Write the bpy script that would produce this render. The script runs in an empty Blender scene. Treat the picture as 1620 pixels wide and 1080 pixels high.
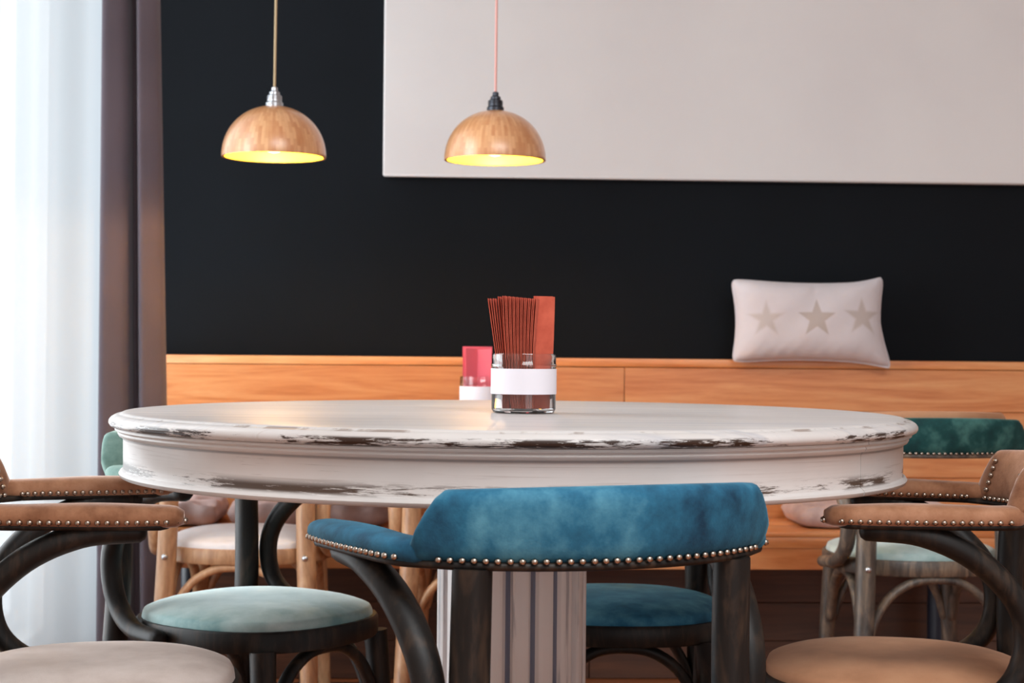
import bpy, bmesh, math, random
from mathutils import Vector, Matrix
C = bpy.context.scene.collection
sc = bpy.context.scene
PI = math.pi
R = math.radians
rnd = random.Random(7)

# ------------------------------------------------------------------ camera, world, lights, exposure
cd = bpy.data.cameras.new('camera'); cam = bpy.data.objects.new('camera', cd); C.objects.link(cam)
cd.sensor_width = 36; cd.lens = 60; cd.clip_start = .05
cam.matrix_world = Matrix.Translation((0, 0, .86)) @ Matrix.Rotation(PI/2 + .0037, 4, 'X') @ Matrix.Rotation(.009, 4, 'Z')
cd.dof.use_dof = True; cd.dof.focus_distance = 2.15; cd.dof.aperture_fstop = 11
sc.camera = cam

TH = R(2.6)                                   # the room stands slightly turned to the lens
ROOM = Matrix.Translation((0, 4.62, 0)) @ Matrix.Rotation(TH, 4, 'Z')
def rp(x, y, z=0): return ROOM @ Vector((x, y, z))

w = bpy.data.worlds.new('world'); sc.world = w; w.use_nodes = True
bg = w.node_tree.nodes['Background']; bg.inputs[0].default_value = (.86, .93, 1, 1); bg.inputs[1].default_value = 1.0

def area(name, loc, target, sx, sy, power, col):
    l = bpy.data.lights.new(name, 'AREA'); l.shape = 'RECTANGLE'; l.size = sx; l.size_y = sy; l.energy = power; l.color = col
    o = bpy.data.objects.new(name, l); C.objects.link(o)
    o.location = loc; d = Vector(target) - Vector(loc)
    o.rotation_euler = d.to_track_quat('-Z', 'Y').to_euler()
    return o
area('daylight_side_window', rp(-1.75, -1.1, 1.35), rp(0, -1.1, 1.35), 2.2, 2.4, 125, (.90, .96, 1))
area('front_window_fill', rp(1.6, -7.55, 1.5), rp(.6, 0, 1.0), 2.4, 2.2, 34, (.94, .98, 1))  # room fill through an unseen window added behind the camera
area('ceiling_fill_light', rp(.5, -4.5, 2.86), rp(.5, -4.4, 0), 2.0, 1.2, 104, (.95, .98, 1))  # unseen ceiling light, added as fill from above for seats and tabletop
sc.view_settings.view_transform = 'Standard'; sc.view_settings.look = 'None'
sc.view_settings.gamma = 1; sc.view_settings.use_curve_mapping = False
sc.view_settings.exposure = 0.0

# ------------------------------------------------------------------ materials
def srgb(r, g, b):
    f = lambda c: (c/255/12.92) if c/255 <= .04045 else ((c/255+.055)/1.055)**2.4
    return (f(r), f(g), f(b), 1)
class N:
    """a small wrapper around one material's node tree"""
    def __init__(s, name):
        s.m = bpy.data.materials.new(name); s.m.use_nodes = True; s.t = s.m.node_tree
        s.p = s.t.nodes['Principled BSDF']; s.out = s.t.nodes['Material Output']
    def n(s, typ, **kw):
        x = s.t.nodes.new(typ)
        for k, v in kw.items(): setattr(x, k, v)
        return x
    def link(s, a, b): s.t.links.new(a, b)
    def setp(s, **kw):
        for k, v in kw.items(): s.p.inputs[k.replace('_', ' ')].default_value = v
    def val(s, sock, v):
        if hasattr(v, 'is_linked'): s.link(v, sock)
        else: sock.default_value = v
    def math(s, op, a, b=0.0, c=None):
        x = s.n('ShaderNodeMath', operation=op); s.val(x.inputs[0], a); s.val(x.inputs[1], b)
        if c is not None: s.val(x.inputs[2], c)
        return x.outputs[0]
    def obj(s, scale=(1, 1, 1)):
        tc = s.n('ShaderNodeTexCoord'); mp = s.n('ShaderNodeMapping'); mp.inputs['Scale'].default_value = scale
        s.link(tc.outputs['Object'], mp.inputs[0]); return mp.outputs[0]
    def noise(s, vec, scale=5, detail=4, rough=.55, dist=0):
        x = s.n('ShaderNodeTexNoise'); s.link(vec, x.inputs['Vector'])
        x.inputs['Scale'].default_value = scale; x.inputs['Detail'].default_value = detail
        x.inputs['Roughness'].default_value = rough; x.inputs['Distortion'].default_value = dist
        return x.outputs['Fac']
    def ramp(s, fac, stops):
        x = s.n('ShaderNodeValToRGB'); s.link(fac, x.inputs[0]); e = x.color_ramp.elements
        while len(e) < len(stops): e.new(.5)
        for i, (p, c) in enumerate(stops): e[i].position = p; e[i].color = c
        return x.outputs[0]
    def mix(s, fac, a, b, bt='MIX'):
        x = s.n('ShaderNodeMix', data_type='RGBA', blend_type=bt)
        s.val(x.inputs[0], fac); s.val(x.inputs[6], a); s.val(x.inputs[7], b); return x.outputs[2]
    def smooth(s, v, lo, hi):
        x = s.n('ShaderNodeMapRange', interpolation_type='SMOOTHSTEP'); s.val(x.inputs[0], v)
        x.inputs[1].default_value = lo; x.inputs[2].default_value = hi; return x.outputs[0]
    def base(s, c): s.val(s.p.inputs['Base Color'], c)
    def bump(s, h, strength=.2, dist=.002):
        b = s.n('ShaderNodeBump'); b.inputs['Strength'].default_value = strength; b.inputs['Distance'].default_value = dist
        s.link(h, b.inputs['Height']); s.link(b.outputs[0], s.p.inputs['Normal'])
def plain(name, c, rough=.5, metal=0.0, **kw):
    k = N(name); k.base(c); k.setp(Roughness=rough, Metallic=metal, **kw); return k.m
def velvet(name, dark, mid, light, sheen, sw=.5, scale=7, rough=.75, flip=1):
    k = N(name); v = k.obj((flip, 1, 1))
    a = k.noise(v, scale, 3, .5, .6); b = k.noise(v, scale*4.5, 4, .65)
    f = k.math('ADD', k.math('MULTIPLY', a, .68), k.math('MULTIPLY', b, .32))
    k.base(k.ramp(f, [(.36, dark), (.5, mid), (.66, light)]))
    k.setp(Roughness=rough, Sheen_Weight=sw, Sheen_Roughness=.35, Sheen_Tint=sheen)
    k.setp(**{'Specular IOR Level': .2})
    k.bump(k.noise(v, 420, 2), .25, .0012); return k.m
def wood(name, c1, c2, c3, stretch=(1, 1, 1), scale=6, rough=.45, tint=.25, coat=0.0, dist=1.5):
    k = N(name); v = k.obj(stretch)
    oi = k.n('ShaderNodeObjectInfo')
    sh = k.n('ShaderNodeVectorMath', operation='MULTIPLY_ADD'); k.link(v, sh.inputs[0]); sh.inputs[1].default_value = (1, 1, 1)
    cb = k.n('ShaderNodeCombineXYZ')
    for i in range(3): k.link(k.math('MULTIPLY', oi.outputs['Random'], 37.0 + 11*i), cb.inputs[i])
    k.link(cb.outputs[0], sh.inputs[2]); vv = sh.outputs[0]
    a = k.noise(vv, scale, 5, .6, dist); b = k.noise(vv, scale*5, 3, .6, .3)
    f = k.math('ADD', k.math('MULTIPLY', a, .75), k.math('MULTIPLY', b, .25))
    col = k.ramp(f, [(.34, c1), (.5, c2), (.66, c3)])
    dk = k.math('SUBTRACT', 1.0, k.math('MULTIPLY', oi.outputs['Random'], tint))
    hs = k.n('ShaderNodeHueSaturation'); k.link(dk, hs.inputs['Value']); k.link(col, hs.inputs['Color'])
    k.base(hs.outputs[0]); k.setp(Roughness=rough, Coat_Weight=coat, Coat_Roughness=.25)
    k.bump(b, .15, .001); return k.m

M = {}
M['black_wall'] = N('black_wall_paint')
k = M['black_wall']; k.base(k.ramp(k.noise(k.obj(), 1.2, 4), [(.3, srgb(16, 19, 23)), (.7, srgb(20, 24, 29))])); k.setp(Roughness=.8); k.setp(**{'Specular IOR Level': .12})
k.bump(k.noise(k.obj(), 90, 3), .1, .002); M['black_wall'] = k.m
M['plaster'] = plain('pale_plaster', srgb(214, 208, 202), .9)
M['panel'] = N('pale_panel_canvas'); k = M['panel']
k.base(k.ramp(k.noise(k.obj(), 2.0, 5), [(.3, srgb(214, 211, 211)), (.7, srgb(221, 219, 218))])); k.setp(Roughness=.9); k.bump(k.noise(k.obj(), 160, 2), .12, .001); M['panel'] = k.m
M['bench'] = wood('orange_beech', srgb(194, 114, 60), srgb(216, 142, 86), srgb(228, 164, 108), (.55, 1, 7), 3.2, .38, .16, .2, 1.2)
M['kick'] = wood('shaded_bench_board', srgb(70, 42, 28), srgb(88, 54, 36), srgb(106, 66, 44), (.55, 1, 7), 3.2, .5, .2)  # bench wood darkened: the shade under the seat is put into its colour
M['floor'] = wood('oiled_floor_board', srgb(150, 84, 46), srgb(178, 104, 60), srgb(198, 124, 76), (.6, 6, 1), 3.0, .45, .3, .15)
M['dark_wood'] = wood('dark_bentwood', srgb(14, 13, 13), srgb(24, 21, 19), srgb(58, 45, 35), (5, 5, 1.2), 5, .5, .1, .0); M['dark_wood'].node_tree.nodes['Principled BSDF'].inputs['Specular IOR Level'].default_value = .28
M['grey_wood'] = wood('weathered_bentwood', srgb(44, 40, 38), srgb(84, 74, 66), srgb(132, 112, 92), (5, 5, 1.2), 5, .5, .1, .1)
M['light_wood'] = wood('pale_bentwood', srgb(150, 106, 74), srgb(184, 138, 100), srgb(208, 166, 126), (5, 5, 1.2), 5, .45, .1, .15)
M['blue'] = velvet('blue_velvet', srgb(20, 54, 78), srgb(40, 100, 130), srgb(92, 154, 176), srgb(130, 200, 225), .35, flip=-1)
M['brown'] = velvet('brown_velvet', srgb(108, 68, 44), srgb(152, 108, 80), srgb(184, 140, 112), srgb(245, 225, 215), 1.0)
M['tan'] = velvet('tan_velvet', srgb(150, 106, 78), srgb(176, 128, 96), srgb(192, 146, 112), srgb(240, 215, 195), .4, 3)
M['taupe'] = velvet('taupe_velvet', srgb(178, 162, 154), srgb(200, 186, 178), srgb(216, 204, 198), srgb(255, 240, 230), .5, 4)
M['teal'] = velvet('teal_velvet', srgb(12, 38, 42), srgb(26, 70, 70), srgb(84, 134, 128), srgb(160, 215, 205), .35, 6)
M['mint'] = velvet('pale_green_velvet', srgb(112, 146, 146), srgb(166, 188, 186), srgb(208, 220, 217), srgb(235, 250, 250), 1.0, 4)
M['sage'] = velvet('sage_velvet', srgb(66, 96, 90), srgb(100, 128, 120), srgb(140, 164, 155), srgb(220, 245, 235), .5, 8)
M['white_fabric'] = velvet('white_velvet', srgb(218, 212, 212), srgb(234, 230, 230), srgb(244, 241, 241), srgb(255, 255, 255), .4, 5)
M['cushion'] = velvet('mauve_grey_cotton', srgb(176, 152, 148), srgb(198, 174, 170), srgb(212, 190, 186), srgb(255, 240, 240), .2, 6, .9)
M['brass'] = plain('aged_nickel_nail', srgb(168, 156, 144), .26, 1.0)
M['steel'] = plain('brushed_steel', srgb(190, 192, 196), .3, 1.0)
M['dark_steel'] = plain('gunmetal', srgb(66, 68, 74), .35, .9)
M['navy_steel'] = plain('navy_painted_steel', srgb(26, 32, 46), .4)
M['black_steel'] = plain('black_painted_steel', srgb(28, 28, 30), .45)
M['window_frame'] = plain('white_window_paint', srgb(228, 230, 232), .4)
M['cord_beige'] = plain('beige_braided_cord', srgb(190, 168, 132), .8)
M['cord_pink'] = plain('pink_braided_cord', srgb(226, 168, 160), .8)
M['label'] = plain('white_paper_label', srgb(232, 228, 236), .8)
M['napkin'] = N('terracotta_paper'); k = M['napkin']
k.base(k.ramp(k.noise(k.obj(), 60, 3), [(.3, srgb(190, 82, 60)), (.7, srgb(208, 98, 74))])); k.setp(Roughness=.85); M['napkin'] = k.m
M['napkin_shade'] = plain('shaded_napkin_paper', srgb(104, 46, 34), .9)  # dark brown paints in the shaded side of the left napkin bundle
M['napkin_pink'] = plain('pink_paper', srgb(226, 98, 112), .85)
M['shade_in'] = plain('yellow_lacquer', srgb(250, 228, 76), .45)

k = N('clear_glass'); k.base((1, 1, 1, 1)); k.setp(Roughness=.02, IOR=1.45, Transmission_Weight=1.0); M['glass'] = k.m
# window glass: thin pane, mostly clear with a little reflection
k = N('window_glass'); tr = k.n('ShaderNodeBsdfTransparent'); gl = k.n('ShaderNodeBsdfGlossy'); gl.inputs['Roughness'].default_value = .02
fr = k.n('ShaderNodeFresnel'); mx = k.n('ShaderNodeMixShader'); k.link(k.math('MULTIPLY', fr.outputs[0], .6), mx.inputs[0])
k.link(tr.outputs[0], mx.inputs[1]); k.link(gl.outputs[0], mx.inputs[2]); k.link(mx.outputs[0], k.out.inputs[0]); M['pane'] = k.m
# sheer curtain
k = N('white_sheer_voile'); tl = k.n('ShaderNodeBsdfTranslucent'); tl.inputs[0].default_value = (.29, .31, .325, 1)
df = k.n('ShaderNodeBsdfDiffuse'); df.inputs[0].default_value = (.70, .72, .74, 1); tp = k.n('ShaderNodeBsdfTransparent')
m1 = k.n('ShaderNodeMixShader'); m1.inputs[0].default_value = .3; k.link(tl.outputs[0], m1.inputs[1]); k.link(df.outputs[0], m1.inputs[2])
m2 = k.n('ShaderNodeMixShader'); m2.inputs[0].default_value = .18; k.link(m1.outputs[0], m2.inputs[1]); k.link(tp.outputs[0], m2.inputs[2])
k.link(m2.outputs[0], k.out.inputs[0]); M['sheer'] = k.m
k = N('plum_grey_drape'); v = k.obj(); k.base(k.ramp(k.noise(v, 3, 3), [(.3, srgb(92, 82, 90)), (.7, srgb(104, 92, 100))])); k.setp(Roughness=.9, Sheen_Weight=.15)
k.bump(k.noise(v, 300, 2), .2, .001); M['drape'] = k.m
k = N('bulb_glow'); em = k.n('ShaderNodeEmission'); em.inputs[0].default_value = (1, .74, .34, 1); em.inputs[1].default_value = 9
tp = k.n('ShaderNodeBsdfTransparent'); mx = k.n('ShaderNodeMixShader'); mx.inputs[0].default_value = .45
k.link(tp.outputs[0], mx.inputs[1]); k.link(em.outputs[0], mx.inputs[2]); k.link(mx.outputs[0], k.out.inputs[0]); M['bulb'] = k.m
# bamboo tile lamp shade
k = N('bamboo_blocks'); tc = k.n('ShaderNodeTexCoord'); sp = k.n('ShaderNodeSeparateXYZ'); k.link(tc.outputs['Object'], sp.inputs[0])
an = k.math('ARCTAN2', sp.outputs[1], sp.outputs[0]); zz = k.math('ARCSINE', k.math('MULTIPLY', sp.outputs[2], 1/.13))
cb = k.n('ShaderNodeCombineXYZ'); k.link(zz, cb.inputs[0]); k.link(an, cb.inputs[1])
br = k.n('ShaderNodeTexBrick'); k.link(cb.outputs[0], br.inputs['Vector']); br.inputs['Scale'].default_value = 1
br.inputs['Brick Width'].default_value = .24; br.inputs['Row Height'].default_value = .07; br.inputs['Mortar Size'].default_value = .002
br.inputs['Color1'].default_value = srgb(196, 128, 78); br.inputs['Color2'].default_value = srgb(226, 172, 122); br.inputs['Mortar'].default_value = srgb(196, 132, 84)
nz = k.noise(k.obj((6, 6, 1)), 14, 3)
k.base(k.mix(.22, br.outputs['Color'], k.ramp(nz, [(.3, srgb(196, 128, 80)), (.7, srgb(234, 184, 136))]))); k.setp(Roughness=.34, Coat_Weight=1.0, Coat_Roughness=.30); M['bamboo'] = k.m
# star print cushion
k = N('star_print_cotton'); at = k.n('ShaderNodeAttribute'); at.attribute_name = 'star'
cl = k.ramp(k.noise(k.obj(), 9, 4), [(.3, srgb(203, 196, 200)), (.7, srgb(212, 206, 210))])
k.base(k.mix(at.outputs['Fac'], cl, srgb(178, 164, 156))); k.setp(Roughness=.92, Sheen_Weight=.15); k.bump(k.noise(k.obj(), 260, 2), .2, .001); M['pillow'] = k.m

def paint(name, mode):
    """white distressed paint; bare brown wood shows where it has rubbed off"""
    k = N(name); tc = k.n('ShaderNodeTexCoord'); sp = k.n('ShaderNodeSeparateXYZ'); k.link(tc.outputs['Object'], sp.inputs[0])
    X, Y, Z = sp.outputs
    an = k.math('ARCTAN2', Y, X)
    def cyl(a, z):
        c = k.n('ShaderNodeCombineXYZ'); k.link(k.math('MULTIPLY', an, a), c.inputs[0]); k.link(k.math('MULTIPLY', Z, z), c.inputs[1]); return c.outputs[0]
    white = k.ramp(k.noise(tc.outputs['Object'], 4, 4), [(.3, srgb(198, 194, 191)), (.7, srgb(213, 210, 208))])
    if mode == 'top':
        st = k.noise(k.obj((.8, 16, 3)), 2.2, 4, .55, .4)
        col = k.mix(k.smooth(st, .46, .72), white, srgb(180, 181, 186))
        st2 = k.noise(k.obj((1.2, 60, 3)), 1.6, 3)
        col = k.mix(k.math('MULTIPLY', k.smooth(st2, .62, .74), .35), col, srgb(150, 128, 112))
        big = k.noise(cyl(1.6, 4), 2.2, 2)
        fine = k.noise(cyl(9, 150), 2.2, 6, .75)
        inlip = k.math('MULTIPLY', k.smooth(Z, .742, .746), k.math('SUBTRACT', 1.0, k.smooth(Z, .7535, .757)))
        s = k.math('ADD', k.math('MULTIPLY', fine, .55), k.math('MULTIPLY', big, .60))
        wear = k.math('MULTIPLY', inlip, k.smooth(s, .60, .635))
        groove = k.math('MULTIPLY', k.smooth(Z, .7605, .7615), k.math('SUBTRACT', 1.0, k.smooth(Z, .7632, .7640)))
        gv = k.math('MULTIPLY', groove, k.smooth(k.noise(cyl(6, 20), 2, 4), .5, .6))
        col = k.mix(wear, col, srgb(58, 42, 34)); col = k.mix(k.math('MULTIPLY', gv, .6), col, srgb(112, 84, 64))
    elif mode == 'apron':
        st = k.noise(cyl(1.3, 120), 2.0, 5, .6, .3)
        col = k.mix(k.math('MULTIPLY', k.smooth(st, .56, .75), .5), white, srgb(150, 138, 130))
        big = k.noise(cyl(1.5, 3), 2.0, 2)
        lowb = k.math('MULTIPLY', k.smooth(Z, .682, .688), k.math('SUBTRACT', 1.0, k.smooth(Z, .692, .704)))
        fine = k.noise(cyl(5, 110), 2.0, 6, .75)
        s = k.math('ADD', k.math('MULTIPLY', fine, .5), k.math('MULTIPLY', big, .6))
        wear = k.math('MULTIPLY', lowb, k.smooth(s, .53, .585))
        up = k.math('MULTIPLY', k.smooth(k.noise(cyl(2.2, 300), 2.0, 4, .6), .66, .7), k.smooth(big, .5, .62))
        groove = k.math('MULTIPLY', k.smooth(Z, .726, .7285), k.math('SUBTRACT', 1.0, k.smooth(Z, .7295, .731)))
        col = k.mix(wear, col, srgb(74, 58, 48)); col = k.mix(k.math('MULTIPLY', up, .7), col, srgb(84, 70, 62))
        col = k.mix(k.math('MULTIPLY', groove, .55), col, srgb(70, 74, 80))
    else:
        white = k.ramp(k.noise(tc.outputs['Object'], 4, 4), [(.3, srgb(220, 218, 218)), (.7, srgb(232, 230, 230))])
        st = k.noise(k.obj((30, 30, 1.6)), 2.0, 5, .6, .2)
        col = k.mix(k.math('MULTIPLY', k.smooth(st, .55, .68), .55), white, srgb(96, 106, 124))
    k.base(col)
    if mode == 'top': k.setp(Roughness=.33); k.setp(**{'Specular IOR Level': .32})
    else: k.setp(Roughness=.42)
    k.bump(st, .12, .001); return k.m
M['paint_top'] = paint('distressed_top_paint', 'top'); M['paint_apron'] = paint('distressed_apron_paint', 'apron'); M['paint_column'] = paint('distressed_column_paint', 'column')
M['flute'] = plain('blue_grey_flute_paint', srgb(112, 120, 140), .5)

# ------------------------------------------------------------------ mesh helpers
def mesh(name, bm, smooth=True, ang=40):
    bmesh.ops.recalc_face_normals(bm, faces=bm.faces[:])
    me = bpy.data.meshes.new(name); bm.to_mesh(me); bm.free()
    if smooth:
        for p in me.polygons: p.use_smooth = True
        me.set_sharp_from_angle(angle=R(ang))
    return me
def obj(name, me, mat, parent=None, loc=(0, 0, 0), rot=(0, 0, 0), kind=None):
    if isinstance(me, bmesh.types.BMesh): me = mesh(name, me)
    o = bpy.data.objects.new(name, me); C.objects.link(o)
    if mat is not None and not me.materials: me.materials.append(mat)
    o.location = loc; o.rotation_euler = rot
    if parent: o.parent = parent
    if kind: o['kind'] = kind
    return o
def tag(o, label, cat, group=None):
    o['label'] = label; o['category'] = cat
    if group: o['group'] = group
    return o
def thing(name, label, cat, loc=(0, 0, 0), rz=0, group=None):
    o = bpy.data.objects.new(name, None); C.objects.link(o); o.empty_display_size = .1
    o.location = loc; o.rotation_euler = (0, 0, rz); return tag(o, label, cat, group)
def box(bm, lo, hi, bev=0.0, seg=1):
    r = bmesh.ops.create_cube(bm, size=1)['verts']
    for v in r: v.co = Vector([lo[i] + (v.co[i]+.5)*(hi[i]-lo[i]) for i in range(3)])
    if bev:
        es = list({e for v in r for e in v.link_edges})
        bmesh.ops.bevel(bm, geom=es, offset=bev, segments=seg, profile=.5, affect='EDGES')
def boxm(name, lo, hi, bev=0.0, seg=1):
    bm = bmesh.new(); box(bm, lo, hi, bev, seg); return mesh(name, bm)
def rings(bm, rs, close=True, caps=True):
    """skin a list of rings (lists of Vectors) of equal length"""
    vs = [[bm.verts.new(p) for p in r] for r in rs]; n = len(vs[0])
    for a, b in zip(vs, vs[1:]):
        for i in range(n if close else n-1):
            j = (i+1) % n; bm.faces.new((a[i], a[j], b[j], b[i]))
    if caps:
        bm.faces.new(vs[0][::-1]); bm.faces.new(vs[-1])
    return vs
def lathe(bm, prof, seg=64, a0=0.0, a1=2*PI):
    """revolve (r, z) pairs; points with r = 0 close the ends"""
    full = abs(a1-a0-2*PI) < 1e-6
    n = seg if full else seg+1
    rows = []
    for r, z in prof:
        if r < 1e-6: rows.append([bm.verts.new((0, 0, z))]*n)
        else: rows.append([bm.verts.new((r*math.cos(a0+(a1-a0)*i/seg), r*math.sin(a0+(a1-a0)*i/seg), z)) for i in range(n)])
    for a, b in zip(rows, rows[1:]):
        for i in range(n if full else n-1):
            j = (i+1) % n
            q = []
            for v in (a[i], a[j], b[j], b[i]):
                if v not in q: q.append(v)
            if len(q) > 2: bm.faces.new(q)
    return rows
def spline(pts, n):
    """Catmull-Rom through the points, n steps per span"""
    P = [Vector(p) for p in pts]; P = [2*P[0]-P[1]] + P + [2*P[-1]-P[-2]]; out = []
    for i in range(1, len(P)-2):
        for s in range(n):
            t = s/n; a, b, c, d = P[i-1:i+3]
            out.append(.5*((2*b)+(c-a)*t+(2*a-5*b+4*c-d)*t*t+(3*b-a-3*c+d)*t**3))
    out.append(P[-2]); return out
def tube(bm, pts, rad, seg=10, flat=1.0, ref=(0, 0, 1), roundcap=True):
    """sweep an ellipse along pts; rad is a number or a list (interpolated); flat scales the width along ref x tangent"""
    P = [Vector(p) for p in pts]; n = len(P); rs = []
    rl = rad if isinstance(rad, (list, tuple)) else [rad, rad]
    prev = None
    for i, p in enumerate(P):
        t = (P[min(i+1, n-1)] - P[max(i-1, 0)]).normalized()
        if prev is None:
            u = Vector(ref).cross(t)
            if u.length < 1e-3: u = Vector((1, 0, 0)).cross(t)
            u.normalize()
        else: u = (prev - t*prev.dot(t)).normalized()
        prev = u; v = t.cross(u)
        f = i/(n-1)*(len(rl)-1); k0 = min(int(f), len(rl)-2); r = rl[k0] + (rl[k0+1]-rl[k0])*(f-k0)
        rs.append([p + u*(r*flat*math.cos(2*PI*s/seg)) + v*(r*math.sin(2*PI*s/seg)) for s in range(seg)])
    if roundcap:
        def cap(r, p, t, rr):
            return [[p + (q-p)*.72 + t*rr*.45 for q in r], [p + (q-p)*.3 + t*rr*.62 for q in r]]
        t0 = (P[0]-P[1]).normalized(); t1 = (P[-1]-P[-2]).normalized()
        rs = cap(rs[0], P[0], t0, rl[0])[::-1] + rs + cap(rs[-1], P[-1], t1, rl[-1])
    rings(bm, rs)
def tubem(name, *a, **k):
    bm = bmesh.new(); tube(bm, *a, **k); return mesh(name, bm, True, 60)
def sgn(v, p): return math.copysign(abs(v)**p, v)

# ------------------------------------------------------------------ the room
def struct(name, me, mat): 
    o = obj(name, me, mat, kind='structure'); o.matrix_world = ROOM; return o
XL, XR, YF, HC = -1.22, 3.6, -7.3, 2.9
struct('wall_back', boxm('wall_back', (XL-.2, 0, 0), (XR+.2, .2, HC)), M['black_wall'])
struct('wall_right', boxm('wall_right', (XR, YF-.2, 0), (XR+.2, 0, HC)), M['plaster'])
struct('ceiling', boxm('ceiling', (XL-.2, YF-.2, HC), (XR+.2, .2, HC+.15)), M['plaster'])
bm = bmesh.new()                                  # window wall: sill, head and end piers
for lo, hi in (((XL-.2, YF-.2, 0), (XL, 0, .12)), ((XL-.2, YF-.2, 2.6), (XL, 0, HC)), ((XL-.2, -.12, .12), (XL, 0, 2.6)), ((XL-.2, YF-.2, .12), (XL, -2.2, 2.6))): box(bm, lo, hi)
struct('wall_left', mesh('wall_left', bm), M['plaster'])
bm = bmesh.new()
for lo, hi in (((XL, YF-.2, 0), (XR, YF, .4)), ((XL, YF-.2, 2.6), (XR, YF, HC)), ((XL, YF-.2, .4), (.3, YF, 2.6)), ((2.8, YF-.2, .4), (XR, YF, 2.6))): box(bm, lo, hi)
struct('wall_front', mesh('wall_front', bm), M['plaster'])
def window(name, axis, a0, a1, z0, z1, pos, n):
    bm = bmesh.new(); t = .05
    def bar(u0, u1, v0, v1):
        if axis == 'y': box(bm, (pos-.03, u0, v0), (pos+.03, u1, v1), .004)
        else: box(bm, (u0, pos-.03, v0), (u1, pos+.03, v1), .004)
    bar(a0, a1, z0, z0+t); bar(a0, a1, z1-t, z1)
    for i in range(n+1):
        u = a0 + (a1-a0-t)*i/n; bar(u, u+t, z0+t, z1-t)
    f = struct(name, mesh(name, bm), M['window_frame'])
    for i in range(n):
        u0 = a0 + (a1-a0-t)*i/n + t; u1 = a0 + (a1-a0-t)*(i+1)/n
        lo, hi = ((pos-.004, u0, z0+t), (pos+.004, u1, z1-t)) if axis == 'y' else ((u0, pos-.004, z0+t), (u1, pos+.004, z1-t))
        obj('pane', boxm('pane', lo, hi), M['pane'], f)
window('window_1', 'y', -2.2, -.12, .12, 2.6, XL-.1, 2)
window('window_2', 'x', .3, 2.8, .4, 2.6, YF-.1, 2)  # unseen window, added behind the camera to let the fill in
fl = struct('floor', boxm('floor', (XL-.2, YF-.2, -.1), (XR+.2, .2, -.012)), M['floor'])
yy = -.02; row = 0
while yy > -3.6:                                  # the boards the picture can show, then one field for the rest
    x = XL - (.5 if row % 2 else 0) - .3*(row % 3)
    while x < 2.4:
        x1 = x + 1.35
        a, b = max(x, XL), min(x1, 2.4)
        if b - a > .05: obj('plank', boxm('plank', (a+.001, yy-.148, -.012), (b-.001, yy-.002, 0), .0015), M['floor'], fl)
        x = x1
    yy -= .15; row += 1
bm = bmesh.new()
box(bm, (XL, YF, -.012), (2.4, yy, 0)); box(bm, (2.4, YF, -.012), (XR, 0, 0))
o = obj('plank_field', mesh('plank_field', bm), M['floor'], fl); o['kind'] = 'stuff'

# pale panel on the black wall
p = obj('wall_panel', boxm('wall_panel', (-.352, -.03, 1.318), (2.75, -.001, 2.72), .004), M['panel']); p.matrix_world = ROOM
tag(p, 'large plain pale panel hanging on the black wall above the bench', 'panel')

# sheer curtain along the window, and the drape bunched in the corner
def curtain_mesh(name, pts, z0, z1, thick, nz=24, flare=None):
    bm = bmesh.new(); rows = []
    n = len(pts)
    for kz in range(nz+1):
        z = z0 + (z1-z0)*kz/nz
        r = []
        for i in range(n):
            q = Vector(pts[i])
            if flare: q = flare(q, kz/nz)
            r.append(bm.verts.new((q.x, q.y, z)))
        rows.append(r)
    for a, b in zip(rows, rows[1:]):
        for i in range(n-1): bm.faces.new((a[i], a[i+1], b[i+1], b[i]))
    me = mesh(name, bm, True, 80); return me
pts = []
for i in range(401):
    t = i/400; y = -1.18 + .83*t; e = max(0, (t-.45)/.55); e = e*e*(3-2*e)
    pts.append((-1.115 + .115*e + (.011*math.sin(y*21) + .004*math.sin(y*47+1))*(1-.8*e), y - .10*e, 0))
sh = obj('sheer_curtain', curtain_mesh('sheer_curtain', pts, .012, 2.84, .001, 4), M['sheer']); sh.matrix_world = ROOM
tag(sh, 'white sheer curtain glowing with daylight along the left window', 'curtain')
prof_d = [(0, .02), (.025, -.022), (.10, -.034), (.25, -.026), (.38, -.014), (.45, .002), (.475, .022), (.49, .045), (.57, .036), (.62, -.012), (.68, -.030), (.80, -.022), (.92, -.008), (.97, .004), (1, .028)]
pts = [(-1.005 + .172*q.x, -.525 + q.y, 0) for q in spline([(u, v, 0) for u, v in prof_d], 7)]
def flare(q, f):
    q = q.copy(); q.x = -1.005 + (q.x+1.005)*(1.02-.42*f); q.y = -.525 + (q.y+.525)*(1-.1*f); return q
dr = obj('drape', curtain_mesh('drape', pts, .01, 2.84, .003, 30, flare), M['drape']); dr.matrix_world = ROOM
sm = dr.modifiers.new('cloth_thickness', 'SOLIDIFY'); sm.thickness = .004
tag(dr, 'grey plum drape bunched in folds between sheer curtain and black wall', 'curtain')

# ------------------------------------------------------------------ bench along the wall
bench = thing('bench', 'long built-in orange wooden wall bench under the black wall', 'bench')
bench.matrix_world = ROOM
BX0, BX1 = -.985, 3.4
def bpart(name, lo, hi, bev=.003, mat='bench', parent=None): return obj(name, boxm(name, lo, hi, bev, 2), M[mat], parent or bench)
back = bpart('backrest', (BX0, -.085, .30), (BX1, -.004, .81))
bpart('ledge', (BX0, -.1075, .812), (BX1, -.002, .834), .002)
def planks(rows, y0, y1, parent):
    for z0, z1, cuts in rows:
        xs = [BX0] + cuts + [BX1]
        for a, b in zip(xs, xs[1:]): obj('plank', boxm('plank', (a+.0008, y0, z0+.0006), (b-.0008, y1, z1-.0006), .0012), M['bench'], parent)
planks([(.698, .811, [.295, 2.1]), (.522, .698, [-.4, .62, 1.95]), (.408, .522, [.1, 1.7])], -.105, -.083, back)
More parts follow.
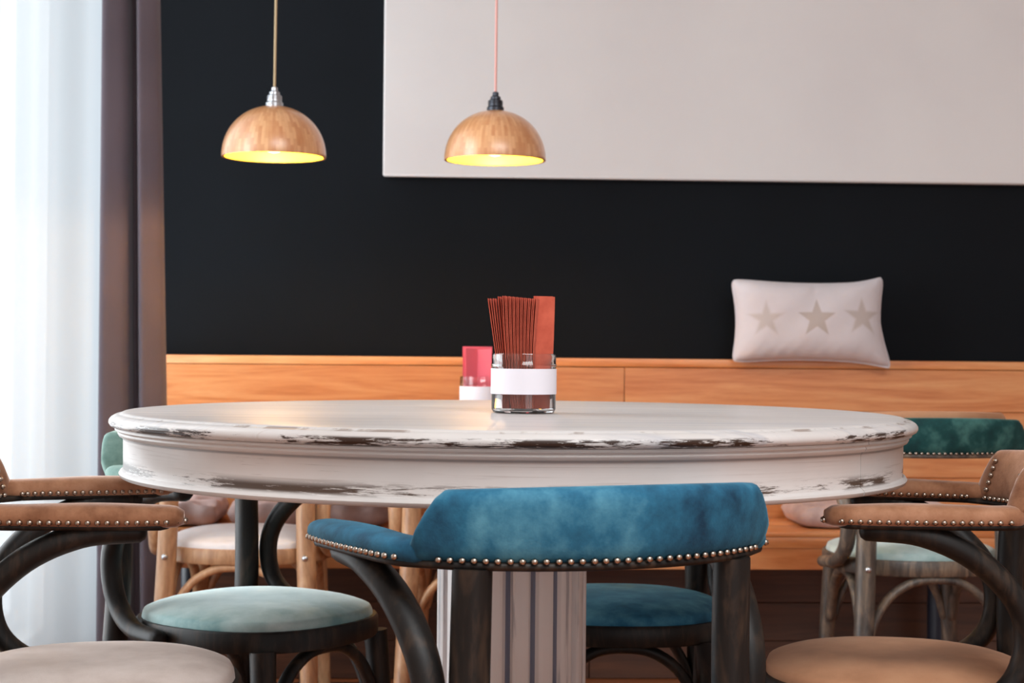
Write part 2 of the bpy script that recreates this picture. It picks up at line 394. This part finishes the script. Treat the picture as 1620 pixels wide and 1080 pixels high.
seat = bpart('seat', (BX0, -.47, .375), (BX1, -.108, .402), .002)
planks([], 0, 0, seat)
for z0, z1, a, b in ((0, 0, -.472, -.30), (0, 0, -.30, -.108)):
    xs = [BX0, -.2, 1.3, BX1] if a < -.4 else [BX0, .5, 1.9, BX1]
    for u, v in zip(xs, xs[1:]): obj('plank', boxm('plank', (u+.0008, a+.0006, .402), (v-.0008, b-.0006, .415), .003, 2), M['bench'], seat)
fp = bpart('front_panel', (BX0, -.455, .322), (BX1, -.43, .373), .001)
for u, v in ((BX0, -.35), (-.35, .9), (.9, 2.2), (2.2, BX1)): obj('plank', boxm('plank', (u+.0008, -.466, .322), (v-.0008, -.455, .399), .0015), M['bench'], fp)
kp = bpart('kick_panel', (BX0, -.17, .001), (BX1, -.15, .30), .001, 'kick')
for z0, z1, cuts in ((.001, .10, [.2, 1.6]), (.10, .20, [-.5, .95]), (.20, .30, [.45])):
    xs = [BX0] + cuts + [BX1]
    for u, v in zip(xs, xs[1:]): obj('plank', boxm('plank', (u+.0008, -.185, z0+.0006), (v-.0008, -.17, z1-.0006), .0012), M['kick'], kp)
for x in (-.80, 1.07, 2.6):
    bm = bmesh.new(); lathe(bm, [(0, 0), (.045, 0), (.045, .008), (.031, .012), (.031, .374), (0, .374)], 24)
    obj('leg', bm, M['navy_steel'], bench, (x, -.36, 0))['label'] = 'navy painted steel leg'

# tufted seat cushions on the bench
def pad(x0, x1, label):
    W, D, H = x1-x0, .29, .062
    t = thing('seat_cushion', label, 'cushion', rp((x0+x1)/2, -.275, .4155), TH, 'tufted seat cushions on the bench')
    bm = bmesh.new(); nx, ny = 36, 26
    tufts = [(u*W/6, v*D/6) for u in (-2, 0, 2) for v in (-2, 0, 2)]
    def pt(i, j, top):
        u, v = -1+2*i/nx, -1+2*j/ny
        ex, ey = abs(u), abs(v)
        x = W/2*u*(1-.05*ey**4); y = D/2*v*(1-.05*ex**4)
        e = ((1-ex**8)*(1-ey**8))**.33
        z = H/2 + (H/2*e if top else -H/2*e)
        if top:
            for a, b in tufts: z -= .017*math.exp(-((x-a)**2+(y-b)**2)/.0007)
            z += .004*math.sin(x*36)*math.sin(y*44)*e
        else: z = max(z, 0)
        sd = 1+.03*math.sin(x*90)*(ex**6 < .5) 
        return Vector((x, y*sd, z))
    g = {}
    for top in (1, 0):
        for i in range(nx+1):
            for j in range(ny+1):
                if not top and (i in (0, nx) or j in (0, ny)): g[0, i, j] = g[1, i, j]
                else: g[top, i, j] = bm.verts.new(pt(i, j, top))
    for top in (1, 0):
        for i in range(nx):
            for j in range(ny): bm.faces.new((g[top, i, j], g[top, i+1, j], g[top, i+1, j+1], g[top, i, j+1]))
    obj('pad', mesh('pad', bm, True, 80), M['cushion'], t)
    for a, b in tufts:
        bm = bmesh.new(); lathe(bm, [(0, .004), (.006, .003), (.009, 0), (0, -.003)], 10); obj('button', bm, M['cushion'], t, (a, b, H-.016))
pad(-.975, -.735, 'mauve grey tufted bench cushion seen under the table at far left, by the drape')
pad(-.72, -.31, 'mauve grey tufted bench cushion under the table, right of another by the drape')
pad(.70, 1.11, 'mauve grey tufted bench cushion at right, behind the blue chair back and brown armrest')

# star pillow
def pillow():
    W, H, T = .414, .226, .062
    bm = bmesh.new(); nx, ny = 200, 110; L = bm.verts.layers.float.new('star')
    def star(x, y, cx, cy, r, soft):
        dx, dy = x-cx, y-cy; a = math.atan2(dx, dy); d = math.hypot(dx, dy)
        s = 2*PI/5; a = abs((a+s/2) % s - s/2)
        ri = .40
        p, q = d*math.cos(a), d*math.sin(a)            # edge from the tip (1,0) to the inner corner
        bx, by = ri*math.cos(s/2)*r, ri*math.sin(s/2)*r
        nxx, nyy = by, r-bx; ln = math.hypot(nxx, nyy)
        e = ((p-r)*nxx + q*nyy)/ln
        return max(0, min(1, .5 - e/soft))
    g = {}
    for sd in (1, -1):
        for i in range(nx+1):
            for j in range(ny+1):
                if sd < 0 and (i in (0, nx) or j in (0, ny)): g[sd, i, j] = g[1, i, j]; continue
                u, v = -1+2*i/nx, -1+2*j/ny
                rc = 1 - .05*abs(u*v)**9; x = W/2*u*(1 - .075*(1-v*v))*rc; z = H/2*v*(1 - .10*(1-u*u))*rc
                th = T*((1-u**4)*(1-v**4))**.55
                th *= 1 + .025*math.sin(4*u+2*v+1) + .018*math.sin(9*u-5*v) - .05*math.exp(-((u-.03)/.05)**2)*max(0, v)**2
                wr = .0009*math.sin(34*u+4*math.sin(5*v))*(abs(v)**4)
                vt = bm.verts.new((x, -sd*(th+wr) , z))
                if sd > 0:
                    vt[L] = max(star(x, z, .010, -.002, .052, .0016)*.8, .6*star(x, z, -.122, -.004, .046, .008), .7*star(x, z, .132, .006, .049, .007))
                g[sd, i, j] = vt
    for sd in (1, -1):
        for i in range(nx):
            for j in range(ny): bm.faces.new((g[sd, i, j], g[sd, i+1, j], g[sd, i+1, j+1], g[sd, i, j+1]))
    for v in bm.verts:                                  # corners hang and pull
        u, q = v.co.x/(W/2), v.co.z/(H/2)
        if u > .5 and q < 0: v.co.z -= .012*((u-.5)*2)**2*abs(q); v.co.x += .016*((u-.5)*2)*abs(q)
        if u > .5 and q > 0: v.co.z += .014*((u-.5)*2)**2*q
    me = mesh('pillow', bm, True, 80)
    o = obj('pillow', me, M['pillow'])
    o.matrix_world = ROOM @ Matrix.Translation((.780, -.128, .936)) @ Matrix.Rotation(R(-9), 4, 'X') @ Matrix.Rotation(R(.4), 4, 'Y')
    tag(o, 'pale pillow printed with three grey stars standing on the bench ledge', 'pillow')
    cl = [o.data.vertices[g_].co.copy() for g_ in ()]
    bm = bmesh.new()
    # piped seam around the edge
    def edge(s):
        s = s % 4; k_, f = int(s), s-int(s)
        u, v = [(-1+2*f, -1), (1, -1+2*f), (1-2*f, 1), (-1, 1-2*f)][k_]
        rc = 1 - .05*abs(u*v)**9; x = W/2*u*(1 - .075*(1-v*v))*rc; z = H/2*v*(1 - .10*(1-u*u))*rc
        if u > .5 and v < 0: z2 = z-.012*((u-.5)*2)**2*abs(v); x += .016*((u-.5)*2)*abs(v); z = z2
        elif u > .5 and v > 0: z += .014*((u-.5)*2)**2*v
        return Vector((x, 0, z))
    P = [edge(4*i/120) for i in range(120)]
    rs = []
    for i in range(121):
        p_ = P[i % 120]; t = (P[(i+1) % 120]-P[(i-1) % 120]).normalized(); u = Vector((0, 1, 0)); v = t.cross(u)
        rs.append([p_ + u*.0028*math.cos(2*PI*s/6) + v*.0028*math.sin(2*PI*s/6) for s in range(6)])
    rings(bm, rs, True, False)
    obj('piping', bm, M['pillow'], o)
pillow()

# ------------------------------------------------------------------ pendant lamps
def lamp(x, y, z, sc_, fit, cordm, label, fitlabel, cordlabel, yaw):
    t = thing('pendant_lamp', label, 'lamp', (x, y, z), yaw, 'wooden pendant lamps'); t.scale = (sc_,)*3
    r = .125; prof = []
    n = 22
    for i in range(n+1):
        a = (PI/2-.02)*i/n; prof.append((r*math.cos(a)**.93, .122*math.sin(a)))
    prof = [(r-.007, -.001), (r-.001, -.002)] + prof
    prof.append((.016, .1225))
    bm = bmesh.new(); lathe(bm, prof, 96); obj('lamp_shade', mesh('lamp_shade', bm, True, 60), M['bamboo'], t)
    bm = bmesh.new(); pi = [((r-.0075)*math.cos((PI/2-.02)*i/n)**.93, .1155*math.sin((PI/2-.02)*i/n)-.001) for i in range(n+1)]
    lathe(bm, pi + [(0, .1146)], 96)
    obj('shade_lining', mesh('shade_lining', bm, True, 60), M['shade_in'], t)['label'] = 'bright yellow inside of the shade'
    bm = bmesh.new(); lathe(bm, [(0, .118), (.021, .118), (.021, .129), (.018, .132), (.0175, .146), (.013, .149), (.0125, .155), (.008, .158), (.0075, .166), (.004, .168), (0, .168)], 32)
    f = obj('fitting', bm, M[fit], t); f['label'] = fitlabel
    for dz in (.138, .142): 
        bm = bmesh.new(); lathe(bm, [(.0172, dz), (.0188, dz+.001), (.0172, dz+.002)], 32); obj('thread_ring', bm, M[fit], f)
    o = obj('cord', tubem('cord', [(0, 0, .165), (.003, 0, .6), (.006, 0, 1.1), (.008, 0, (HC-z)/sc_-.001)], .0032, 8), M[cordm], t); o['label'] = cordlabel
    bm = bmesh.new(); lathe(bm, [(0, .115), (.014, .115), (.014, .080), (.011, .077), (0, .077)], 20); obj('bulb_holder', bm, M['black_steel'], t)
    bm = bmesh.new(); lathe(bm, [(0, .075), (.010, .074), (.013, .066), (.023, .050), (.028, .036), (.026, .022), (.016, .012), (0, .008)], 28)
    obj('bulb', mesh('bulb', bm, True, 80), M['bulb'], t)['label'] = 'glowing warm filament bulb'
    l = bpy.data.lights.new('filament_light', 'POINT'); l.energy = 8; l.color = (1, .60, .30); l.shadow_soft_size = .010
    lo = bpy.data.objects.new('filament_light', l); C.objects.link(lo); lo.parent = t; lo.location = (0, 0, .034)
    return t
lamp(-.527, 3.75, 1.275, .915, 'steel', 'cord_beige', 'left of two bamboo dome pendant lamps, with silver fitting and beige cord', 'silver fitting', 'beige cord', 0)
lamp(-.042, 3.84, 1.282, .915, 'dark_steel', 'cord_pink', 'right of two bamboo dome pendant lamps, with dark fitting and pink cord', 'dark metal fitting', 'pink cord', 1.3)

# ------------------------------------------------------------------ the big round table
TX, TY = 0.003, 2.534
table = thing('round_table', 'big round table in worn white paint with a fluted pedestal', 'table', (TX, TY, 0))
bm = bmesh.new()
lathe(bm, [(0, .765), (.25, .765), (.45, .765), (.560, .765), (.566, .7645), (.5685, .7632), (.570, .7618), (.573, .7618), (.577, .7608), (.582, .7578), (.5848, .754), (.5850, .750), (.583, .7465), (.579, .7445), (.574, .7440), (.5, .744), (0, .744)], 160)
obj('tabletop', mesh('tabletop', bm, True, 50), M['paint_top'], table)
SE = R(-38)                                       # a joint in the apron right of the front
prof = [(.545, .7442), (.5755, .7438), (.5765, .7405), (.5735, .7385), (.5715, .7375), (.5725, .735), (.5705, .7315), (.5665, .7300), (.5660, .7285), (.5648, .7270), (.5645, .70), (.5645, .6855), (.5655, .6840), (.5685, .6825), (.5705, .6790), (.5690, .6750), (.566, .6735), (.5625, .6728), (.545, .6728), (.545, .7442)]
for a0, a1 in ((SE+.0016, SE+PI-.0016), (SE+PI+.0016, SE+2*PI-.0016)):
    bm = bmesh.new(); rows = lathe(bm, prof, 90, a0, a1)
    for i in (0, -1): 
        ring = [r_[i] for r_ in rows[:-1]]
        try: bm.faces.new(ring)
        except Exception: pass
    obj('apron', mesh('apron', bm, True, 50), M['paint_apron'], table)
bm = bmesh.new()
for s in (-.09, .09): box(bm, (-.545, s-.02, .69), (.545, s+.02, .744), .003)
obj('support_rail', bm, M['paint_apron'], table)
# fluted column
bm = bmesh.new(); NF = 18; prf = []
for i in range(NF*10):
    f = (i % 10)/10.0; a = 2*PI*i/(NF*10)
    dep = {0: 0, 1: 0, 2: 0, 3: 0, 4: .002, 5: .010, 6: .012, 7: .010, 8: .002, 9: 0}[i % 10]
    dep *= .95 if (i//10) % 3 == 0 else .68
    prf.append((a, dep))
rs = []
for z, k_ in ((.045, 1.12), (.075, 1.12), (.085, 1.0), (.2, 1.0), (.4, 1.0), (.6, 1.0), (.664, 1.0), (.672, 1.1), (.6895, 1.1)):
    rs.append([Vector(((.1105-d*(1 if k_ == 1 else .2))*k_*math.cos(a+.26), (.1105-d*(1 if k_ == 1 else .2))*k_*math.sin(a+.26), z)) for a, d in prf])
vs = rings(bm, rs)
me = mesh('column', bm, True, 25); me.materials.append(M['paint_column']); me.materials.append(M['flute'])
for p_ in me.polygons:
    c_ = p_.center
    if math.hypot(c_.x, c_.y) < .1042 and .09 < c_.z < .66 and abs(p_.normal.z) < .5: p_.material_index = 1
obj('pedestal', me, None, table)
bm = bmesh.new(); lathe(bm, [(0, 0), (.168, 0), (.172, .012), (.166, .026), (.148, .032), (.135, .046), (0, .046)], 64); obj('base', bm, M['paint_column'], table)

# ------------------------------------------------------------------ bench table behind, mostly hidden
bt = thing('bench_table', 'low back table on a black steel foot, before the bench under lamps', 'table', rp(-.42, -.54, 0), TH)
obj('tabletop', boxm('tabletop', (-.36, -.315, .684), (.62, .30, .709), .004, 2), M['light_wood'], bt)
bm = bmesh.new(); lathe(bm, [(0, .02), (.03, .02), (.03, .672), (.09, .676), (.09, .6838), (0, .6838)], 24); obj('column', bm, M['black_steel'], bt, (-.075, .02, 0))
obj('base_plate', boxm('base_plate', (-.19, -.21, 0), (.06, .165, .03), .003), M['black_steel'], bt)

# ------------------------------------------------------------------ napkin jars
def jar(x, y, z, label):
    t = thing('napkin_jar', label, 'jar', (x, y, z), 0, 'glass napkin jars')
    r = .0470
    bm = bmesh.new()
    lathe(bm, [(0, .0008), (.040, 0), (.0445, .0015), (r, .006), (r, .066), (r+.001, .068), (r+.001, .0705), (r-.0002, .072), (r-.0002, .084), (r-.0012, .0865), (r-.0032, .0865), (r-.0034, .084), (r-.0026, .080), (r-.0026, .008), (r-.006, .0045), (0, .004)], 64)
    obj('glass_body', mesh('glass_body', bm, True, 40), M['glass'], t)
    bm = bmesh.new(); q = r+.0004
    lathe(bm, [(q, .028), (q+.0005, .028), (q+.0005, .0648), (q, .0648), (q, .028)], 64)
    obj('paper_band', bm, M['label'], t)['label'] = 'plain white paper band'
    return t
JX, JY, JZ = .0176, 2.49, .7652
jar(JX, JY, JZ, 'clear glass jar with white band and red napkins on the round table')
jar(-.068, 3.80, .7092, 'small glass jar of pink napkins behind the round table')
ORD = ['first', 'second', 'third', 'fourth', 'fifth', 'sixth', 'seventh', 'eighth', 'ninth', 'tenth', 'eleventh', 'twelfth', 'thirteenth']
def napkin(pts_bot, pts_top, h, wid, thick, mat, name_label, group, base, zb=.008, bow=0.0):
    """folded paper: two leaves joined at the fold; centre line runs bottom->top, wid along direction (cos,sin)"""
    (xb, yb, ab), (xt, yt, at_) = pts_bot, pts_top
    bm = bmesh.new(); rs = []
    n = 8
    for i in range(n+1):
        f = i/n; x = xb+(xt-xb)*f + bow*math.sin(PI*f); y = yb+(yt-yb)*f; a = ab+(at_-ab)*f
        d = Vector((math.cos(a), math.sin(a), 0)); e = Vector((-math.sin(a), math.cos(a), 0)); c = Vector((x, y, zb+h*f))
        th = thick*(.9 + .55*f); lf = .0008                    # two leaves, open toward the near edge, folded at the far one
        nr, fr_ = c-d*wid/2, c+d*wid/2
        rs.append([nr+e*th/2, nr+e*(th/2-lf), fr_-d*.0012, nr-e*(th/2-lf), nr-e*th/2, fr_-e*th*.30, fr_+e*th*.30])
    rings(bm, rs)
    o = obj('folded_napkin', mesh('folded_napkin', bm, True, 30), M[mat], None, base)
    return tag(o, name_label, 'napkin', group)
B = (JX, JY, JZ)
for i in range(3):                                # the small bundle leaning left
    napkin((-.0275+.0037*i, -.004, 1.50), (-.0500+.0072*i, -.006, 1.50), .158+.003*(i == 2), .034, .0030, 'napkin',
           '%s red folded napkin from the left in the front jar, leaning left' % ORD[i], 'red napkins in the front jar', B)
napkin((-.0168, .004, 1.47), (-.0308, .004, 1.47), .157, .046, .0016, 'napkin_shade', 'dark sheet standing in for the shade between both red bundles of the front jar', 'red napkins in the front jar', B)  # added dark sheet, painted shade in the gap between the bundles
for i in range(9):                                # the fanned bundle, edges toward the viewer
    napkin((-.0125+.0035*i, -.002, 1.45), (-.0262+.0058*i, -.004, 1.45-.004*i), .1615-.0005*i, .062, .0030, 'napkin',
           '%s napkin from the left of the upright red fan in the front jar' % ORD[i], 'red napkins in the front jar', B, .008, -.002)
napkin((.0260, .004, .62), (.0310, .004, .58), .162, .032, .0018, 'napkin', 'red napkin turned flat face on at the right of the front jar', 'red napkins in the front jar', B, .008, .001)
napkin((.0255, .016, .40), (.0280, .016, .36), .163, .030, .0018, 'napkin', 'red napkin behind the flat one at the right of the front jar', 'red napkins in the front jar', B, .008, .001)
B2 = (-.068, 3.80, .7092)
for i, (x, y, a, wd, lab) in enumerate(((-.008, .010, .10, .066, 'pink napkin at the back of the rear jar, wide face on'), (-.006, .002, -.12, .062, 'pink napkin in the middle of the rear jar'), (-.012, -.012, .55, .050, 'pink napkin at the front left of the rear jar'), (.004, -.016, -.5, .046, 'pink napkin at the front right of the rear jar'))):
    napkin((x, y, a), (x-.001, y, a), .145-.002*i, wd, .0022, 'napkin_pink', lab, 'pink napkins in the rear jar', B2)

# ------------------------------------------------------------------ captain chairs
SAG, HCD = .077, .192
RC = (HCD**2+SAG**2)/(2*SAG); CYC = -.205+RC; AMAX = math.asin(HCD/RC)
def crest_pt(a): return Vector((RC*math.sin(a), CYC-RC*math.cos(a), 0))
def sweep_pad(path, half, zb, zt, n=3.0, seg=20, lean=None, capk=.012):
    """upholstered bar: superellipse section, rounded ends. half, zt: functions of f"""
    bm = bmesh.new(); m = len(path)
    L = [0]
    for a, b in zip(path, path[1:]): L.append(L[-1]+(b-a).length)
    tot = L[-1]; rs = []
    cut = []
    for i in range(m):
        f = L[i]/tot; t = (path[min(i+1, m-1)]-path[max(i-1, 0)]).normalized(); nr = Vector((t.y, -t.x, 0))
        dd = min(L[i], tot-L[i]); k_ = 1.0
        if dd < capk: k_ = max(.12, math.sqrt(max(0, 1-(1-dd/capk)**2)))
        hx = half(f)*(.35+.65*k_); z1 = zt(f); z0 = zb(f) if callable(zb) else zb; hz = (z1-z0)/2*(.55+.45*k_); zc = (z1+z0)/2 - (z1-z0)/2*.10*(1-k_)
        ring = []
        for s in range(seg):
            a = 2*PI*s/seg; cx, cz = sgn(math.cos(a), 2/n), sgn(math.sin(a), 2/n)
            off = hx*cx + (lean(f)*(cz+1)/2 if lean else 0)
            ring.append(path[i] + nr*off + Vector((0, 0, zc+hz*cz)))
        rs.append(ring)
    rings(bm, rs); return bm
NAIL = bmesh.new(); bmesh.ops.create_icosphere(NAIL, subdivisions=1, radius=.0043)
for v in NAIL.verts: v.co.z *= .95
NAIL = mesh('nail_head', NAIL, True, 180); NAIL.materials.append(M['brass'])

crest_path = [crest_pt(AMAX*(-1+2*i/48)) for i in range(49)]
def arm_path(s):
    return [Vector((s*p.x, p.y, 0)) for p in spline([(.179, -.142, 0), (.199, -.108, 0), (.211, -.04, 0), (.221, .03, 0), (.228, .102, 0)], 8)]
def crest_top(f):
    a = abs(-1+2*f)
    if a > .965: return .669
    if a > .85: return .676 + (.717-.676)*((.965-a)/.115)**.8
    return .717 + .005*(1-(a/.85)**2)
SEAT_R = .188
def seat_ring(r, z, n=44, e=2.35): return [Vector((r*sgn(math.cos(2*PI*i/n), 2/e), r*sgn(math.sin(2*PI*i/n), 2/e), z)) for i in range(n)]
CH = {}
def base_meshes():
    CH['backrest'] = mesh('backrest', sweep_pad(crest_path, lambda f: .0225 - .004*abs(2*f-1)**6, .643, crest_top, 3.2, 22, lambda f: .012), True, 60)
    CH['crest_stand_in'] = mesh('crest_stand_in', sweep_pad([Vector((p.x*.96, p.y+.030, 0)) for p in crest_path], lambda f: .011, .655, lambda f: crest_top(f)+.012, 2.6, 16), True, 60)
    for s, nm in ((-1, 'l'), (1, 'r')):
        CH['arm'+nm] = mesh('armrest', sweep_pad(arm_path(s), lambda f: .0225+.009*math.sin(PI*min(1, f*1.05))**1.0*f, .639, lambda f: .667+.005*math.sin(PI*f)**2*f-.001*f, 2.5, 20, None, .02), True, 70)
        pts = spline([(s*.217, .050, .634), (s*.212, -.02, .629), (s*.200, -.085, .600), (s*.189, -.135, .550), (s*.184, -.150, .50), (s*.184, -.136, .446), (s*.192, -.09, .409), (s*.201, -.02, .400)], 6)
        CH['support'+nm] = tubem('arm_support', pts, [.0135, .0155, .016, .0155, .015, .0145, .013], 12, 1.15)
    rail = [Vector((-p.x, p.y, 0)) for p in arm_path(1)[::-1][3:]] 
    full = [Vector((p.x, p.y, 0)) for p in arm_path(-1)[::-1][2:-6]] + crest_path[5:-5] + [Vector((p.x, p.y, 0)) for p in arm_path(1)[6:-2]]
    CH['rail'] = mesh('back_rail', sweep_pad(full, lambda f: .0195, .6365, lambda f: .6465, 4, 12), True, 60)
    CH['rearl'] = {}
    for s, nm in ((-1, 'l'), (1, 'r')):
        CH['rear'+nm] = tubem('leg', spline([(s*.172, -.222, .002), (s*.161, -.188, .20), (s*.152, -.172, .40), (s*.149, -.169, .52), (s*.148, -.172, .639)], 5), [.016, .0195, .0205, .020, .0195], 14, 1.05, roundcap=False)
        CH['front'+nm] = tubem('leg', spline([(s*.155, .165, .002), (s*.145, .152, .2), (s*.136, .138, .388)], 5), [.0135, .017, .020], 12, 1.05, roundcap=False)
    # seat frame and cushion
    bm = bmesh.new(); rs = [seat_ring(SEAT_R*k_, z) for k_, z in ((.86, .386), (.985, .3845), (1.0, .388), (1.0, .414), (.985, .418), (.955, .418), (.93, .412), (.86, .412))]
    rs.append(rs[0]); rings(bm, rs, True, False); bmesh.ops.remove_doubles(bm, verts=bm.verts[:], dist=1e-6); CH['frame'] = mesh('seat_frame', bm, True, 40)
    bm = bmesh.new(); rs = [seat_ring(SEAT_R*.5, .407), seat_ring(SEAT_R*.945, .408), seat_ring(SEAT_R*.955, .417), seat_ring(SEAT_R*.948, .425)]
    for k_ in (.935, .91, .87, .8, .7, .55, .4, .25, .12): rs.append(seat_ring(SEAT_R*k_, .429+.019*(1-(k_/.95)**5)))
    rings(bm, rs); CH['seat'] = mesh('seat', bm, True, 60)
    # arched brackets under the seat
    def arch(p, q, inz=.376, lo=.25):
        p, q = Vector(p), Vector(q); pts = []
        for t, z in ((0, lo), (.06, .30), (.17, .345), (.33, .372), (.5, inz+.002), (.67, .372), (.83, .345), (.94, .30), (1, lo)):
            v = p.lerp(q, t); pts.append((v.x, v.y, z))
        return tubem('bracket', spline(pts, 4), .0095, 10, 1.25)
    fl_, fr_, rl, rr = (-.130, .146), (.130, .146), (-.145, -.172), (.145, -.172)
    CH['br'] = [arch(a+(0,), b+(0,)) for a, b in ((fl_, fr_), (rl, rr), ((-.142, .128), (-.155, -.150)), ((.142, .128), (.155, -.150)))]
    bm = bmesh.new(); lathe(bm, [(0, .006), (.004, .0055), (.0065, .003), (.007, 0), (0, 0)], 12); CH['bolt'] = mesh('bolt_head', bm)
    # nail positions: outer row, inner row, tips, inner crest ends
    nails = []
    def along(path, hx, zc, step, side, s0=0.0):
        L = [0]
        for a, b in zip(path, path[1:]): L.append(L[-1]+(b-a).length)
        d = s0; out = []
        while d < L[-1]:
            j = max(i for i in range(len(L)-1) if L[i] <= d); f = (d-L[j])/(L[j+1]-L[j]); p = path[j].lerp(path[j+1], f)
            t = (path[j+1]-path[j]).normalized(); nr = Vector((t.y, -t.x, 0))
            out.append(p + nr*side*hx(d/L[-1]) + Vector((0, 0, zc))); d += step
        return out
    ST = .0113
    cp = crest_path[3:-3]
    nails += [('out', p) for p in along(cp, lambda f: .0205, .6475, ST, 1, .004)]
    nails += [('in', p) for p in along(cp, lambda f: .0205, .6475, ST, -1, .004)]
    for s in (1, -1):
        ap = arm_path(s)[5:]
        hw = lambda f: .0212+.0085*math.sin(PI*min(1, (.2+.8*f)*1.05))*(.2+.8*f) - (.009 if f > .93 else 0)
        nails += [('out', p) for p in along(ap, hw, .6475, ST, s, .006)]
        nails += [('in', p) for p in along(ap, hw, .6475, ST, -s, .006)]
        tip = arm_path(s)[-1]
        nails += [('out', tip+Vector((dx, .001, .6475))) for dx in (-.008, .003, )]
        for q in range(5):
            a = s*AMAX*(.83 - .012*q); p = crest_pt(a); nr = Vector((0, CYC, 0))-Vector((p.x, p.y, 0)); nr.normalize()
            nails.append(('in', p + nr*(.0215-.0022*q) + Vector((0, 0, .660+.0105*q))))
    CH['nails'] = nails
base_meshes()
def chair(label, x, y, facing, seatm, backm, woodm, nails='each', inner=None, seatlabel=None, zs=1.0):
    rz = math.atan2(facing[1], facing[0]) - PI/2
    t = thing('armchair', label, 'chair', (x, y, 0), rz, 'bentwood armchairs around the tables')
    def P(name, key, mat, parent=t): return obj(name, CH[key] if isinstance(key, str) else key, None, parent)
    def put(name, key, mat, parent=t):
        me = CH[key] if isinstance(key, str) else key
        o = bpy.data.objects.new(name, me); C.objects.link(o); o.parent = parent
        if not me.materials: me.materials.append(None)
        o.material_slots[0].link = 'OBJECT'; o.material_slots[0].material = M[mat]
        return o
    s = put('seat', 'seat', seatm)
    if seatlabel: s['label'] = seatlabel
    put('seat_frame', 'frame', woodm)
    b = put('backrest', 'backrest', backm)
    if inner: put('crest_stand_in', 'crest_stand_in', inner, b)['label'] = 'tan strip standing in for another chair crest behind'  # added tan strip, stands in for a tan chair crest farther back
    for n_ in 'lr':
        put('armrest', 'arm'+n_, backm); put('arm_support', 'support'+n_, woodm)
        lg = put('leg', 'rear'+n_, woodm); put('leg', 'front'+n_, woodm)
        bo = put('bolt_head', 'bolt', 'steel', lg); sx = -1 if n_ == 'l' else 1
        bo.location = (sx*.152, -.1915, .402); bo.rotation_euler = (PI/2, 0, 0)
    put('back_rail', 'rail', woodm if woodm != 'light_wood' else 'light_wood')
    for br in CH['br']: put('bracket', br, woodm)
    if nails == 'each':
        for kd, p_ in CH['nails']:
            o = bpy.data.objects.new('nail_head', NAIL); C.objects.link(o); o.parent = t; o.location = p_
    elif nails == 'row':
        bm = bmesh.new()
        for kd, p_ in CH['nails']: bmesh.ops.create_icosphere(bm, subdivisions=1, radius=.0040, matrix=Matrix.Translation(p_))
        obj('nail_row', mesh('nail_row', bm, True, 180), M['brass'], t)['kind'] = 'stuff'
    return t
chair('bright blue velvet armchair in the foreground, its nail-studded back to the viewer', .035, 1.927, (-.375, .927), 'blue', 'blue', 'dark_wood')
chair('armchair at lower left with a taupe round seat and brown velvet armrests', -.545, 2.265, (.975, .223), 'taupe', 'brown', 'dark_wood', seatlabel='taupe velvet seat')
chair('armchair at lower right with a tan round seat and brown velvet armrests', .535, 2.36, (-.985, .17), 'tan', 'brown', 'dark_wood', seatlabel='tan velvet seat')
chair('armchair with pale green seat and sage back, half under the table at left', -.415, 2.82, (.82, -.57), 'mint', 'sage', 'dark_wood', 'row', seatlabel='pale green velvet seat')
chair('armchair with blue seat behind the pedestal, tucked under the table from the far side', .185, 2.90, (0, -1), 'blue', 'blue', 'dark_wood', 'none')
chair('armchair at the right rear with dark green back and pale mint seat', .885, 3.78, (-.09, 1), 'mint', 'teal', 'grey_wood', 'row', 'tan', seatlabel='pale mint velvet seat')
chair('pale wood armchair with a white round seat, behind the table at left', -.59, 3.875, (.02, 1), 'white_fabric', 'taupe', 'light_wood', 'none')
chair('pale wood armchair behind the table, between white seated chair and pedestal', -.065, 3.875, (.0, 1), 'taupe', 'taupe', 'light_wood', 'none')
